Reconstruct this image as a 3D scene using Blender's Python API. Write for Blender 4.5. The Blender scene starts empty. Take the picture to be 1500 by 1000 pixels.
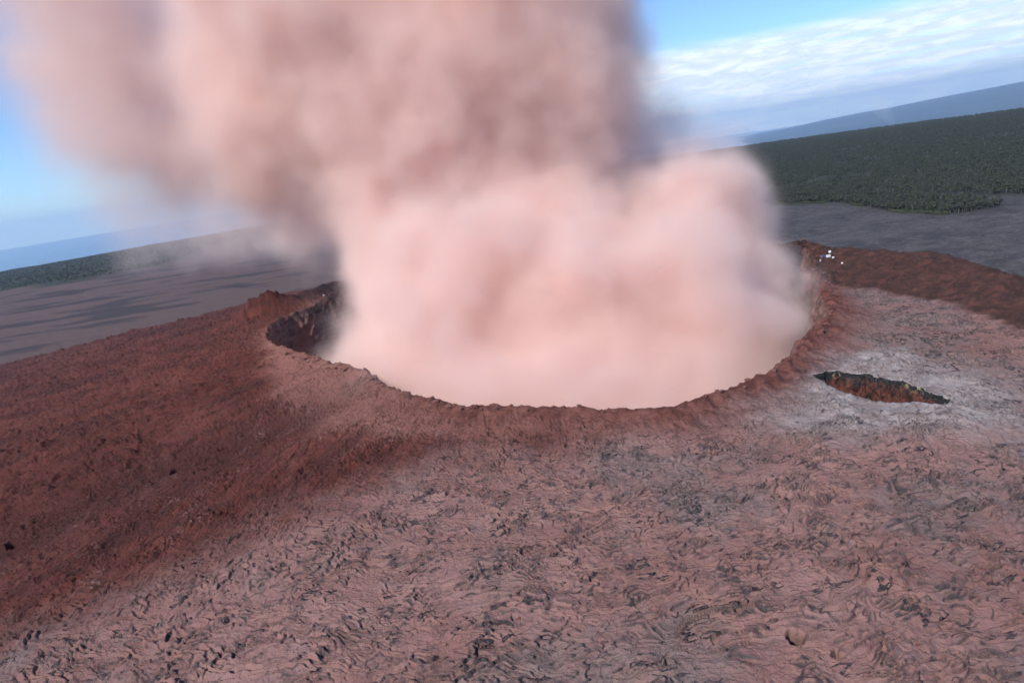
import bpy, math, random
import numpy as np

# ------------------------------------------------------------------ scene, camera, sky, sun
SC = bpy.context.scene
COL = SC.collection
SC.render.engine = 'CYCLES'
CY = SC.cycles
CY.use_denoising = True
CY.denoiser = 'OPENIMAGEDENOISE'
CY.use_adaptive_sampling = True
CY.adaptive_threshold = 0.03
CY.adaptive_min_samples = 16
CY.max_bounces = 20
CY.diffuse_bounces = 2
CY.glossy_bounces = 1
CY.transmission_bounces = 0
CY.transparent_max_bounces = 96
CY.volume_bounces = 18
CY.volume_step_rate = 4.0
CY.volume_max_steps = 200
CY.sample_clamp_indirect = 6.0
SC.view_settings.view_transform = 'Standard'
SC.view_settings.look = 'None'
SC.view_settings.exposure = 0.17
SC.view_settings.gamma = 1.0
SC.view_settings.use_curve_mapping = False

F_PX = 1000.0                       # 24 mm lens on the 1500 pixel wide photograph
TH, RHO, HC = math.radians(15.0), math.radians(8.8), 70.0
E1 = np.array([1, 0, 0.0])
E2 = np.array([0, math.sin(TH), math.cos(TH)])
FW = np.array([0, math.cos(TH), -math.sin(TH)])
CR = math.cos(RHO) * E1 - math.sin(RHO) * E2
CU = math.sin(RHO) * E1 + math.cos(RHO) * E2
cam = bpy.data.cameras.new('camera')
cam.lens = 24.0
cam.sensor_width = 36.0
cam.clip_start = 1.0
cam.clip_end = 400000.0
co = bpy.data.objects.new('camera', cam)
COL.objects.link(co)
from mathutils import Matrix, Vector
co.matrix_world = Matrix(((CR[0], CU[0], -FW[0], 0), (CR[1], CU[1], -FW[1], 0), (CR[2], CU[2], -FW[2], HC), (0, 0, 0, 1)))
SC.camera = co

SUN_EL = math.radians(42.0)
SUN_AZ = math.atan2(-0.70, -0.70)   # clockwise from +Y: from the left, a little behind the camera
sd = Vector((math.sin(SUN_AZ) * math.cos(SUN_EL), math.cos(SUN_AZ) * math.cos(SUN_EL), math.sin(SUN_EL)))
sl = bpy.data.lights.new('sun', 'SUN')
sl.energy = 4.6
sl.angle = math.radians(0.5)
sl.color = (1.0, 0.945, 0.86)
so = bpy.data.objects.new('sun', sl)
so.rotation_euler = sd.to_track_quat('Z', 'Y').to_euler()
COL.objects.link(so)


class NT:
    """small helper to write node trees"""
    def __init__(s, nt):
        s.nt = nt
        nt.nodes.clear()

    def n(s, t, ins=None, **kw):
        nd = s.nt.nodes.new(t)
        for k, v in kw.items():
            setattr(nd, k, v)
        for k, v in (ins or {}).items():
            sk = nd.inputs[k]
            if isinstance(v, bpy.types.NodeSocket):
                s.nt.links.new(v, sk)
            else:
                sk.default_value = v
        return nd

    def m(s, op, a, b=None, c=None, clamp=False):
        ins = {0: a}
        if b is not None:
            ins[1] = b
        if c is not None:
            ins[2] = c
        return s.n('ShaderNodeMath', ins, operation=op, use_clamp=clamp).outputs[0]

    def v(s, op, a, b=None, out=0):
        ins = {0: a}
        if b is not None:
            ins[1] = b
        return s.n('ShaderNodeVectorMath', ins, operation=op).outputs[out]

    def rng(s, x, a, b, c=0.0, d=1.0, smooth=True):
        nd = s.n('ShaderNodeMapRange', {'Value': x, 'From Min': a, 'From Max': b, 'To Min': c, 'To Max': d},
                 interpolation_type='SMOOTHSTEP' if smooth else 'LINEAR', clamp=True)
        return nd.outputs[0]

    def mix(s, f, a, b):
        nd = s.n('ShaderNodeMix', data_type='RGBA')
        for i, x in ((0, f), (6, a), (7, b)):
            sk = nd.inputs[i]
            if isinstance(x, bpy.types.NodeSocket):
                s.nt.links.new(x, sk)
            else:
                sk.default_value = x if i == 0 else (tuple(x) + (1.0,))[:4]
        return nd.outputs[2]

    def noise(s, vec, scale, detail=4.0, rough=0.55, dist=0.0, lac=2.0):
        return s.n('ShaderNodeTexNoise', {'Vector': vec, 'Scale': scale, 'Detail': detail, 'Roughness': rough,
                                          'Distortion': dist, 'Lacunarity': lac}).outputs[0]


# ---- sky
W = bpy.data.worlds.new('World')
SC.world = W
W.use_nodes = True
t = NT(W.node_tree)
sky = t.n('ShaderNodeTexSky', sky_type='NISHITA', sun_disc=False, sun_elevation=SUN_EL, sun_rotation=SUN_AZ,
          altitude=850.0, air_density=1.0, dust_density=0.1, ozone_density=4.0)
geo = t.n('ShaderNodeTexCoord')
dirv = geo.outputs['Generated']
sep = t.n('ShaderNodeSeparateXYZ', {0: dirv})
X, Y, Z = sep.outputs
t.nt.links.new(t.n('ShaderNodeCombineXYZ', {0: X, 1: Y, 2: t.m('MAXIMUM', Z, 0.004)}).outputs[0], sky.inputs[0])
az = t.m('ARCTAN2', X, Y)
el = t.m('ARCSINE', Z)
cv = t.n('ShaderNodeCombineXYZ', {0: az, 1: t.m('MULTIPLY', el, 7.0), 2: 0.0}).outputs[0]
wob = t.noise(cv, 3.0, 4.0, 0.55)
n1 = t.noise(t.n('ShaderNodeCombineXYZ', {0: t.m('ADD', t.m('MULTIPLY', az, 3.6), t.m('MULTIPLY', wob, 1.0)), 1: t.m('MULTIPLY', el, 110.0), 2: 3.3}).outputs[0], 1.0, 6.0, 0.6)
n2 = t.noise(t.n('ShaderNodeCombineXYZ', {0: t.m('MULTIPLY', az, 20.0), 1: t.m('MULTIPLY', el, 95.0), 2: 7.0}).outputs[0], 1.0, 6.0, 0.58, 0.4)
el_w = t.m('ADD', el, t.m('MULTIPLY', t.m('SUBTRACT', wob, 0.5), 0.035))
top = t.rng(el_w, 0.085, 0.115, 1.0, 0.0)
side = t.rng(az, -0.10, 0.12)
sheet = t.m('MULTIPLY', t.m('MULTIPLY', top, side), t.rng(n1, 0.22, 0.50))
low = t.m('MULTIPLY', t.rng(el_w, 0.0, 0.03, 1.0, 0.0), side)
cum = t.m('MULTIPLY', t.rng(n2, 0.46, 0.60), low)
thin = t.m('MULTIPLY', t.rng(t.m('ABSOLUTE', t.m('SUBTRACT', el, 0.004)), 0.0, 0.012, 1.0, 0.0), t.rng(n1, 0.5, 0.7, 0.0, 0.5))
cl = t.m('MAXIMUM', t.m('MAXIMUM', t.m('MULTIPLY', sheet, 0.95), cum), thin)
ccol = t.mix(t.rng(n2, 0.40, 0.65), (6.0, 6.6, 7.6), (8.2, 8.4, 8.7))
skyb = t.n('ShaderNodeMix', {0: 1.0, 6: sky.outputs[0], 7: (0.80, 0.98, 1.20, 1)}, data_type='RGBA', blend_type='MULTIPLY').outputs[2]
skyc = t.mix(t.m('MULTIPLY', cl, 0.92), skyb, ccol)
bg = t.n('ShaderNodeBackground', {0: skyc, 1: 0.13})
out = t.n('ShaderNodeOutputWorld', {0: bg.outputs[0]})


# ------------------------------------------------------------------ numpy noise
rs = np.random.RandomState(7)
PERM = np.concatenate([rs.permutation(512)] * 2).astype(np.int32)
ANG = rs.rand(512) * 2 * np.pi
GX, GY = np.cos(ANG).astype(np.float32), np.sin(ANG).astype(np.float32)


def perlin(x, y, seed=0):
    x = np.asarray(x, np.float32); y = np.asarray(y, np.float32)
    xf, yf = np.floor(x), np.floor(y)
    xi, yi = xf.astype(np.int32), yf.astype(np.int32)
    fx, fy = x - xf, y - yf
    s = seed * 37

    def g(ix, iy, dx, dy):
        h = PERM[(PERM[(ix + s) & 511] + iy) & 511]
        return GX[h] * dx + GY[h] * dy
    u = fx * fx * fx * (fx * (fx * 6 - 15) + 10)
    v = fy * fy * fy * (fy * (fy * 6 - 15) + 10)
    a = g(xi, yi, fx, fy); b = g(xi + 1, yi, fx - 1, fy)
    c = g(xi, yi + 1, fx, fy - 1); d = g(xi + 1, yi + 1, fx - 1, fy - 1)
    return ((a + u * (b - a)) + v * ((c + u * (d - c)) - (a + u * (b - a)))) * 1.5


def fbm(x, y, scale, oct=4, seed=0, gain=0.5):
    s = 0; a = 1.0; f = 1.0 / scale; tot = 0
    for k in range(oct):
        s = s + a * perlin(x * f, y * f, seed + k)
        tot += a; a *= gain; f *= 2.03
    return s / tot


def ridged(x, y, scale, oct=4, seed=0, gain=0.55):
    s = 0; a = 1.0; f = 1.0 / scale; tot = 0
    for k in range(oct):
        s = s + a * (1 - np.abs(perlin(x * f, y * f, seed + k)) * 1.6)
        tot += a; a *= gain; f *= 2.1
    return s / tot


def sstep(a, b, x):
    q = np.clip((x - a) / (b - a), 0, 1)
    return q * q * (3 - 2 * q)


# ------------------------------------------------------------------ photograph pixel -> ground
def ray(px, py):
    return FW + (px - 750) / F_PX * CR - (py - 500) / F_PX * CU


def gp(px, py, z=0.0):
    d = ray(px, py)
    q = (z - HC) / d[2]
    return (d[0] * q, d[1] * q)


def at_y(px, py, yy):
    d = ray(px, py)
    q = yy / d[1]
    return np.array([d[0] * q, yy, HC + d[2] * q]), q


# crater outline: rim pixels seen in the photograph, closed by the hidden far side
RIM = [gp(*p) for p in [(395, 478), (425, 512), (455, 522), (500, 533), (540, 545), (570, 565), (600, 578), (650, 590), (700, 597),
                        (750, 598), (800, 599), (850, 600), (900, 602), (950, 601), (1000, 595), (1050, 580), (1100, 558),
                        (1140, 535), (1165, 515), (1175, 495), (1197, 480), (1215, 455), (1200, 430), (1185, 400), (1165, 372)]]
RIM += [(148, 390), (128, 435), (95, 470), (50, 490), (0, 495), (-45, 485), (-80, 465)]
RIM += [gp(490, 437), gp(450, 453), gp(418, 463)]
CC = np.array([8.0, 325.0])
_r = np.array(RIM) - CC
_a = np.arctan2(_r[:, 1], _r[:, 0]); _d = np.hypot(_r[:, 0], _r[:, 1])
_o = np.argsort(_a); _a, _d = _a[_o], _d[_o]
_ap = np.concatenate([_a - 2 * np.pi, _a, _a + 2 * np.pi]); _dp = np.concatenate([_d, _d, _d])


def rim_r(a):
    w = 0.02
    r = (np.interp(a - w, _ap, _dp) + 2 * np.interp(a, _ap, _dp) + np.interp(a + w, _ap, _dp)) / 4
    cx, cy = np.cos(a) * 150, np.sin(a) * 150
    return r + 2.2 * fbm(cx, cy, 16, 3, 31) + 2.0 * (ridged(cx, cy, 6, 3, 35) - 0.6)


# slit pit beside the crater
PIT_PX = [(1187, 553), (1215, 547), (1250, 546), (1290, 553), (1330, 562), (1365, 573), (1392, 585), (1385, 590), (1340, 588),
          (1300, 586), (1260, 578), (1230, 570), (1205, 560)]
PIT = np.array([gp(p[0], p[1], -2.0) for p in PIT_PX])
PC = (gp(1187, 553, -2)[0] * .5 + gp(1392, 587, -2)[0] * .5 + 0.3, gp(1187, 553, -2)[1] * .5 + gp(1392, 587, -2)[1] * .5 + 0.5)
_q = PIT - np.array(PC)
_pa = np.arctan2(_q[:, 1], _q[:, 0]); _pd = np.hypot(_q[:, 0], _q[:, 1])
_o = np.argsort(_pa); _pa, _pd = _pa[_o], _pd[_o]
_pap = np.concatenate([_pa - 2 * np.pi, _pa, _pa + 2 * np.pi]); _pdp = np.concatenate([_pd] * 3)


def pit_r(a, rough=True):
    r = np.interp(a, _pap, _pdp)
    if rough:
        r = r * (1 + 0.13 * fbm(np.cos(a) * 14, np.sin(a) * 14, 6, 3, 42) + 0.12 * ridged(np.cos(a) * 14, np.sin(a) * 14, 4, 3, 41) - 0.08)
    return r


# cone edge: where the flank drops away to the plain
EDGE = [gp(*p, -12.0) for p in [(-120, 520), (0, 500), (170, 470), (340, 440), (400, 428)]]
EDGE += [(-160, 560), (-90, 580), (0, 590), (80, 570), (140, 500), (165, 420)]
EDGE += [(gp(*p, 5.0)[0] + 13, gp(*p, 5.0)[1] + 6) for p in [(1180, 360), (1330, 367), (1420, 385), (1500, 405)]]
EDGE += [(172, 160), (190, 60), (200, -120), (0, -300), (-300, -250), (-560, 100), (-600, 400)]
EDGE = np.array(EDGE)


def poly_sd(x, y, P):
    """signed distance, positive inside"""
    d = np.full(x.shape, 1e18); ins = np.zeros(x.shape, bool)
    for i in range(len(P)):
        ax, ay = P[i - 1]; bx, by = P[i]
        ex, ey = bx - ax, by - ay
        q = np.clip(((x - ax) * ex + (y - ay) * ey) / (ex * ex + ey * ey), 0, 1)
        d = np.minimum(d, (x - ax - q * ex) ** 2 + (y - ay - q * ey) ** 2)
        c = ((ay > y) != (by > y)) & (x < (bx - ax) * (y - ay) / (by - ay + 1e-12) + ax)
        ins ^= c
    return np.where(ins, 1, -1) * np.sqrt(d)


SIL_AZ = np.radians([-80, -35.3, -27, -10, 5, 15.7, 25, 37.8, 80])
SIL_EL = np.radians([-2.1, -2.1, -2.28, -2.1, -1.8, -1.63, -1.85, -2.0, -2.1])


def plain_z(x, y):
    r = np.hypot(x, y); a = np.arctan2(x, y)
    zf = HC + 3500 * np.tan(np.interp(a, SIL_AZ, SIL_EL))
    z = -50 + (zf + 50) * sstep(900, 3400, r)
    z = z + 5.0 * fbm(x, y, 420, 3, 51) * sstep(250, 700, r) + 1.2 * fbm(x, y, 60, 3, 52)
    z = z - 760 * sstep(3600, 11000, r) - 0.03 * np.maximum(r - 3500, 0)
    return z


def seg_d(x, y, a, b):
    ex, ey = b[0] - a[0], b[1] - a[1]
    q = np.clip(((x - a[0]) * ex + (y - a[1]) * ey) / (ex * ex + ey * ey), 0, 1)
    return np.hypot(x - a[0] - q * ex, y - a[1] - q * ey)


VAL = [gp(-250, 860, -9), gp(0, 770, -8), gp(250, 670, -7), gp(450, 605, -4)]
RIDGE = [gp(1165, 363, 4), gp(1330, 367, 5), gp(1420, 385, 5), gp(1500, 405, 5), (178, 170)]
HUMP = gp(390, 447, 3)
HUMP2 = gp(480, 428, 2)


def surface(x, y, want_mask=True):
    """height of the open ground and the masks its material uses"""
    dx, dy = x - CC[0], y - CC[1]
    rr = np.hypot(dx, dy); aa = np.arctan2(dy, dx)
    R = rim_r(aa)
    out = rr - R                                             # metres outside the rim
    outc = np.maximum(out, 0)
    left = sstep(-0.1, 0.9, -dx / np.maximum(rr, 1))         # 1 on the left flank
    front = sstep(0.2, 0.9, -dy / np.maximum(rr, 1))
    right = sstep(0.35, 0.9, dx / np.maximum(rr, 1))
    z = -0.02 * outc - left * (0.075 * np.minimum(outc, 400)) - front * 0.02 * outc
    # rim lip
    lip = np.exp(-((out - 2.0) / 2.4) ** 2)
    z = z + lip * (0.7 * (1 - left) + 0.2) + 1.2 * lip * fbm(x, y, 6, 4, 21)
    z = z - 1.5 * (1 - left) * sstep(2, 18, out)
    # valley between the cone flank and the near field
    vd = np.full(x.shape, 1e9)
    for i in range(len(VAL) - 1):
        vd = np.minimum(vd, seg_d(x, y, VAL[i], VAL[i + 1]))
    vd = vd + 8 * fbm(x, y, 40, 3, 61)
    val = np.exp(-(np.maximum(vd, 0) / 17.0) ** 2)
    z = z - 4.0 * val
    # brown ridge at the right of the crater
    rd = np.full(x.shape, 1e9)
    for i in range(len(RIDGE) - 1):
        rd = np.minimum(rd, seg_d(x, y, RIDGE[i], RIDGE[i + 1]))
    hill = np.exp(-(rd / 17.0) ** 2)
    z = z + (5.5 + 2.0 * fbm(x, y, 22, 3, 66)) * hill
    # small hump on the left part of the rim
    hd = np.hypot((x - HUMP[0]) / 20, (y - HUMP[1]) / 8) + 0.14 * fbm(x, y, 7, 3, 69)
    hump = np.exp(-hd ** 2)
    z = z + (12.5 + 2.5 * fbm(x, y, 8, 3, 67)) * hump
    hd = np.hypot((x - HUMP2[0]) / 42, (y - HUMP2[1]) / 18)
    z = z + (9.0 + 2.0 * fbm(x, y, 12, 3, 68)) * np.exp(-hd ** 2)
    z = z + 2.2 * fbm(x, y, 70, 3, 22) * sstep(0, 30, out)
    # drop to the plain
    ed = poly_sd(x, y, EDGE) + 9 * fbm(x, y, 60, 3, 71)
    drop = sstep(8, -95, ed)
    pz = plain_z(x, y)
    zc = z
    z = z * (1 - drop) + np.minimum(pz, z) * drop
    onc = 1 - sstep(0.35, 0.95, drop)                         # still on the cone

    # ---- masks
    near = sstep(360, 260, np.hypot(x, y) + np.maximum(-x - 60, 0) * 0.9)
    redside = poly_sd(x, y, REDP) + 14 * fbm(x, y, 45, 4, 81)
    red = np.maximum(sstep(-20, 14, redside + 8 * fbm(x, y, 9, 3, 87)), sstep(0.1, 0.4, hump))
    rimred = sstep(12, 1, (out + 6.5 * fbm(x, y, 11, 4, 82)) / (1 + 0.9 * front)) * sstep(-60, -20, x + 0 * y)
    brown = np.clip(sstep(0.08, 0.17, hill + 0.10 * fbm(x, y, 10, 3, 83)) * (x > 100), 0, 1)
    brown = np.maximum(brown, sstep(-2, 2.5, poly_sd(x, y, BROWNP) + 6 * fbm(x, y, 16, 4, 84)))
    pdx, pdy = x - PC[0], y - PC[1]
    pa = np.arctan2(pdy, pdx); ps = np.hypot(pdx, pdy) - pit_r(pa, False)
    pale = sstep(30, 0, ps + 6 * fbm(x, y, 14, 4, 85)) * (1 - 0.3 * sstep(0, 1, fbm(x, y, 5, 3, 86)))
    pale = np.maximum(pale, sstep(14, 2, seg_d(x, y, gp(1200, 535, -1), gp(1300, 520, -1)) + 5 * fbm(x, y, 9, 3, 88)))
    pale = np.maximum(pale, 0.6 * sstep(20, 0, seg_d(x, y, gp(1060, 592, -2), gp(1230, 612, -2)) + 8 * fbm(x, y, 10, 3, 89)))
    soft = np.maximum(red, np.maximum(rimred, brown)) * onc   # cinder: no ropes

    # ---- detail relief.  Flow coordinates: U across the flow, L down the flow (away from the rim)
    U = aa * 175.0; L = rr
    pah = (1 - soft) * onc
    dist = np.hypot(x, y)
    fade = 1 - 0.45 * sstep(250, 600, dist)
    sidem = sstep(0.25, 0.62, np.abs(aa + np.pi * 0.5) + 0.35 * fbm(x, y, 45, 3, 105))   # 1 on both sides, 0 straight in front
    wxx = 5.0 * fbm(x, y, 24, 3, 101) + 1.1 * fbm(x, y, 4.5, 2, 103)
    wyy = 5.0 * fbm(x, y, 24, 3, 102) + 1.1 * fbm(x, y, 4.5, 2, 104)
    qx = U + wxx; qy = L + wyy
    # overlapping lobes: a warped surface cut into terraces with sharp fronts
    lobA = fbm(qx * 1.15, qy * 0.42, 9.0, 4, 111, 0.56); lobB = fbm(qx * 0.48, qy * 1.0, 9.0, 4, 113, 0.56)
    lob = (lobA * sidem + lobB * (1 - sidem)) * 5.6 + L * 0.06
    k = np.floor(lob); fr = lob - k
    amp1 = 0.25 + 0.75 * sstep(-0.15, 0.35, fbm(x, y, 12, 2, 112))
    terr = (sstep(0.0, 0.13, fr) - fr) * amp1 * 0.88
    front_edge = np.exp(-((fr - 0.06) / 0.075) ** 2) * sstep(0.2, 0.6, amp1)
    lob2 = (fbm(qx * 1.1 + 91, qy * 0.45 + 17, 4.0, 3, 115, 0.55) * sidem + fbm(qx * 0.5, qy, 4.0, 3, 117, 0.55) * (1 - sidem)) * 3.8
    k2 = np.floor(lob2); fr2 = lob2 - k2
    amp2 = sstep(-0.30, 0.25, fbm(x + 55, y, 8, 2, 116))
    terr2 = (sstep(0, 0.15, fr2) - fr2) * amp2 * 0.54
    edge2 = np.exp(-((fr2 - 0.07) / 0.085) ** 2) * sstep(0.1, 0.6, amp2)
    # ropes: stacked folds lying across the flow, in long patches
    ropm = sstep(0.02, 0.28, fbm(U + 300, L * 0.6, 6.5, 3, 121)) * sstep(-0.25, 0.15, fbm(x, y, 4.5, 2, 128))
    ph = (L + 7.0 * fbm(x, y, 11, 2, 122) + 1.6 * fbm(x, y, 3.5, 2, 127)) * 2 * np.pi / 1.3
    rope = 1 - np.abs(np.sin(ph * 0.5 + 0.9 * fbm(x, y, 2.2, 2, 123))) ** 1.3
    
    crack = ridged(qx, qy * 0.8, 8.0, 2, 131)
    crackm = sstep(0.93, 0.985, crack) * sstep(-0.2, 0.2, fbm(x, y, 15, 2, 132))
    grain = fbm(x, y, 1.0, 3, 141)
    lump = fbm(qx, qy, 3.2, 3, 142)
    zd = pah * fade * (1.0 * terr + 1.0 * terr2 + 0.42 * rope * ropm - 0.45 * crackm + 0.14 * grain + 0.30 * lump + 0.5 * fbm(qx, qy, 9, 2, 143))
    # striations on the cinder flank run down slope, away from the rim
    ang = aa * 130 + 3.0 * fbm(x, y, 30, 3, 151)
    stri = perlin(ang * 0.36, rr / 26.0 + 2 * fbm(x, y, 20, 2, 153), 152) + 0.7 * perlin(ang * 0.9, rr / 11.0 + 1.5 * fbm(x, y, 9, 2, 158), 154) \
        + 0.5 * perlin(ang * 2.0, rr / 5.0 + fbm(x, y, 5, 2, 159), 155)
    blkm = sstep(0.00, 0.35, fbm(x, y, 35, 3, 157))
    blk = np.maximum(ridged(x, y, 9, 4, 156) - 0.55, 0) * blkm
    zd = zd + red * onc * (1 - 0.85 * near) * (1.05 * stri + 1.1 * fbm(x, y, 9, 5, 155, 0.6) + 3.8 * blk + 0.9 * terr + 0.5 * terr2)
    zd = zd + red * onc * near * (0.9 * terr + 0.8 * terr2 + 0.16 * grain + 0.10 * stri + 0.45 * lump)
    zd = zd + (rimred * (1 - red) + brown) * onc * (1.0 * fbm(x, y, 5, 5, 161, 0.65) + 2.2 * np.maximum(ridged(x, y, 6, 4, 162) - 0.5, 0))
    plr = (1 - onc)
    zd = zd + plr * sstep(1100, 450, dist) * (1.6 * ridged(x, y, 24, 4, 171) + 0.5 * fbm(x, y, 5, 3, 172))
    # small open holes in the crust
    hole = np.zeros(x.shape)
    for hx, hy, hr in HOLES:
        hd2 = np.hypot((x - hx) * (1 + 0.25 * np.sin(hx)), (y - hy)) + 0.7 * fbm(x, y, 1.6, 2, 177)
        hole = np.maximum(hole, sstep(hr, hr * 0.55, hd2))
    zd = zd - 5.0 * hole
    z = z + zd
    if not want_mask:
        return z
    expo = pah * np.clip(ropm * (0.12 + 0.75 * sstep(0.60, 0.15, rope)) + 0.95 * front_edge + 0.85 * edge2 + 0.9 * crackm, 0, 1)
    bare = pah * sstep(0.05, 0.45, fbm(U + 40, L * 0.6, 26, 4, 191) + 0.24 * np.minimum(np.maximum(x - 20, 0) / 60, 1.5))
    glint = red * near * np.clip(edge2 * sstep(0, 0.3, fbm(x, y, 14, 3, 193)), 0, 1)
    tan = np.exp(-(np.maximum(poly_sd(x, y, TANP) * -1 + 5 * fbm(x, y, 16, 3, 192), 0) / 7.0) ** 2)
    dark = np.maximum(np.maximum(val * 0.9, red * (1 - tan) * 0.75 * sstep(0.0, 0.55, perlin(ang * 0.11, rr / 70.0 + fbm(x, y, 50, 2, 195), 194) + 0.5 * perlin(ang * 0.5, rr / 30.0, 196))), blkm * red * 0.7 * sstep(0.02, 0.2, blk))  # val term paints the valley's slope shade into the cinder colour
    expo = np.maximum(expo, hole)
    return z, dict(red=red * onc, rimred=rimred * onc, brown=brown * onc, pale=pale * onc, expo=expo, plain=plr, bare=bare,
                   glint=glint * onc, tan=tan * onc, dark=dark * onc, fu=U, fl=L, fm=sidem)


REDP = np.array([gp(*p, -4.0) for p in [(-400, 1130), (-100, 940), (180, 830), (380, 760), (560, 700), (720, 660), (900, 625), (1000, 597),
                                        (760, 596), (620, 588), (560, 560)]] + [(-112, 330), (-122, 420), (-98, 455), (-60, 500), (-120, 580), (-300, 640), (-700, 600), (-700, 0)])
TANP = np.array([gp(*p, -1.0) for p in [(400, 485), (500, 535), (570, 568), (700, 600), (860, 606), (740, 622), (600, 622), (500, 610), (440, 580), (410, 530)]])
HOLES = [gp(1168, 942, -5) + (1.5,), gp(1226, 965, -5) + (0.9,), gp(255, 672, -8) + (1.9,), gp(8, 768, -9) + (1.8,), gp(140, 745, -9) + (1.2,), gp(500, 836, -6) + (0.8,),
         gp(1145, 735, -4) + (0.8,), gp(325, 640, -6) + (1.6,), gp(1325, 465, 0) + (2.2,), gp(1400, 826, -4) + (0.9,)]
BROWNP = np.array([gp(*p, 1.0) for p in [(1160, 372), (1195, 412), (1280, 416), (1400, 436), (1520, 456), (1700, 500)]] + [(260, 150), (260, 360), (160, 380)])


# ------------------------------------------------------------------ mesh helpers
def grid_faces(nr, nc, wrap=False):
    i = np.arange(nr - 1)[:, None]; j = np.arange(nc if wrap else nc - 1)[None, :]
    j2 = (j + 1) % nc
    return np.stack([i * nc + j, i * nc + j2, (i + 1) * nc + j2, (i + 1) * nc + j], -1).reshape(-1, 4)


def mesh_np(name, V, Fq, mat, attrs=None, smooth=True):
    me = bpy.data.meshes.new(name)
    n = Fq.shape[1]
    me.vertices.add(len(V)); me.vertices.foreach_set('co', np.ascontiguousarray(V, np.float32).ravel())
    me.loops.add(Fq.size); me.loops.foreach_set('vertex_index', np.ascontiguousarray(Fq, np.int32).ravel())
    me.polygons.add(len(Fq))
    me.polygons.foreach_set('loop_start', np.arange(0, Fq.size, n, dtype=np.int32))
    me.polygons.foreach_set('use_smooth', np.full(len(Fq), smooth))
    for k, v in (attrs or {}).items():
        a = me.attributes.new(k, 'FLOAT', 'POINT')
        a.data.foreach_set('value', np.ascontiguousarray(v, np.float32).ravel())
    me.update(calc_edges=True)
    me.materials.append(mat)
    o = bpy.data.objects.new(name, me)
    COL.objects.link(o)
    return o


def tag(o, label=None, cat=None, group=None, kind=None):
    for k, v in (('label', label), ('category', cat), ('group', group), ('kind', kind)):
        if v:
            o[k] = v
    return o


def compact(V, Fq, attrs):
    used = np.zeros(len(V), bool); used[Fq.ravel()] = True
    mp = np.cumsum(used) - 1
    return V[used], mp[Fq], {k: v[used] for k, v in attrs.items()}


# ------------------------------------------------------------------ materials
def material(name):
    m = bpy.data.materials.new(name)
    m.use_nodes = True
    return m, NT(m.node_tree)


def finish(t, col, rough=0.92, bump=None, strength=0.5, dist=0.2, spec=0.2):
    b = t.n('ShaderNodeBsdfPrincipled', {'Base Color': col, 'Roughness': rough, 'Specular IOR Level': spec})
    if bump is not None:
        bn = t.n('ShaderNodeBump', {'Strength': strength, 'Distance': dist, 'Height': bump})
        t.nt.links.new(bn.outputs[0], b.inputs['Normal'])
    t.n('ShaderNodeOutputMaterial', {0: b.outputs[0]})


M_GROUND, t = material('lava_ground')
pos = t.n('ShaderNodeNewGeometry').outputs['Position']


def attr(t, n):
    return t.n('ShaderNodeAttribute', attribute_name=n).outputs['Fac']


nA = t.noise(pos, 0.035, 5, 0.6); nB = t.noise(pos, 0.22, 5, 0.6, 0.6); nC = t.noise(pos, 1.4, 4, 0.65); nD = t.noise(pos, 5.0, 3, 0.6)
dust = t.mix(t.rng(nA, 0.35, 0.65), (0.238, 0.120, 0.102), (0.290, 0.160, 0.139))
dust = t.mix(t.rng(nB, 0.45, 0.75, 0, 0.45), dust, (0.21, 0.155, 0.15))
dust = t.mix(t.m('MULTIPLY', attr(t, 'bare'), t.rng(nB, 0.25, 0.6, 0.2, 0.75)), dust, t.mix(t.rng(nC, 0.3, 0.7), (0.140, 0.108, 0.102), (0.225, 0.172, 0.160)))
rock = t.mix(t.rng(nC, 0.35, 0.65), (0.016, 0.015, 0.017), (0.068, 0.063, 0.066))
ex = t.m('MULTIPLY', attr(t, 'expo'), t.rng(nC, 0.25, 0.55, 0.45, 1.0))
wv = t.v('ADD', t.v('MULTIPLY', pos, (1, 1, 0)), t.n('ShaderNodeVectorMath', {0: t.n('ShaderNodeTexNoise', {'Vector': pos, 'Scale': 0.25, 'Detail': 3.0}).outputs['Color'], 'Scale': 3.0}, operation='SCALE').outputs[0])
ws = t.n('ShaderNodeSeparateXYZ', {0: t.v('SUBTRACT', wv, t.v('MULTIPLY', pos, (1, 1, 0)))})
fu = t.m('ADD', attr(t, 'fu'), ws.outputs[0]); fl = t.m('ADD', attr(t, 'fl'), ws.outputs[1])
cA = t.noise(t.n('ShaderNodeCombineXYZ', {0: fu, 1: t.m('MULTIPLY', fl, 0.38), 2: 1.0}).outputs[0], 0.46, 3, 0.5)
cB = t.noise(t.n('ShaderNodeCombineXYZ', {0: t.m('MULTIPLY', fu, 0.42), 1: fl, 2: 5.0}).outputs[0], 0.40, 3, 0.5)
fm = attr(t, 'fm')
cn = t.m('ADD', t.m('MULTIPLY', cA, fm), t.m('MULTIPLY', cB, t.m('SUBTRACT', 1.0, fm)))
cf = t.m('FRACT', t.m('MULTIPLY', cn, 4.2))
line = t.rng(t.m('ABSOLUTE', t.m('SUBTRACT', cf, 0.5)), 0.04, 0.11, 1.0, 0.0)
line = t.m('MULTIPLY', line, t.rng(t.noise(pos, 0.13, 4, 0.65), 0.46, 0.60))
line = t.m('MULTIPLY', line, t.m('SUBTRACT', 1.0, t.m('MAXIMUM', attr(t, 'rimred'), t.m('MAXIMUM', attr(t, 'brown'), attr(t, 'plain')))))
ex = t.m('MAXIMUM', ex, t.m('MULTIPLY', line, 0.95))  # crease lines: overhang shade painted in with the dark rock colour
col = t.mix(ex, dust, rock)
paleC = t.mix(t.rng(nB, 0.35, 0.65), (0.24, 0.208, 0.198), (0.38, 0.34, 0.328))
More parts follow.
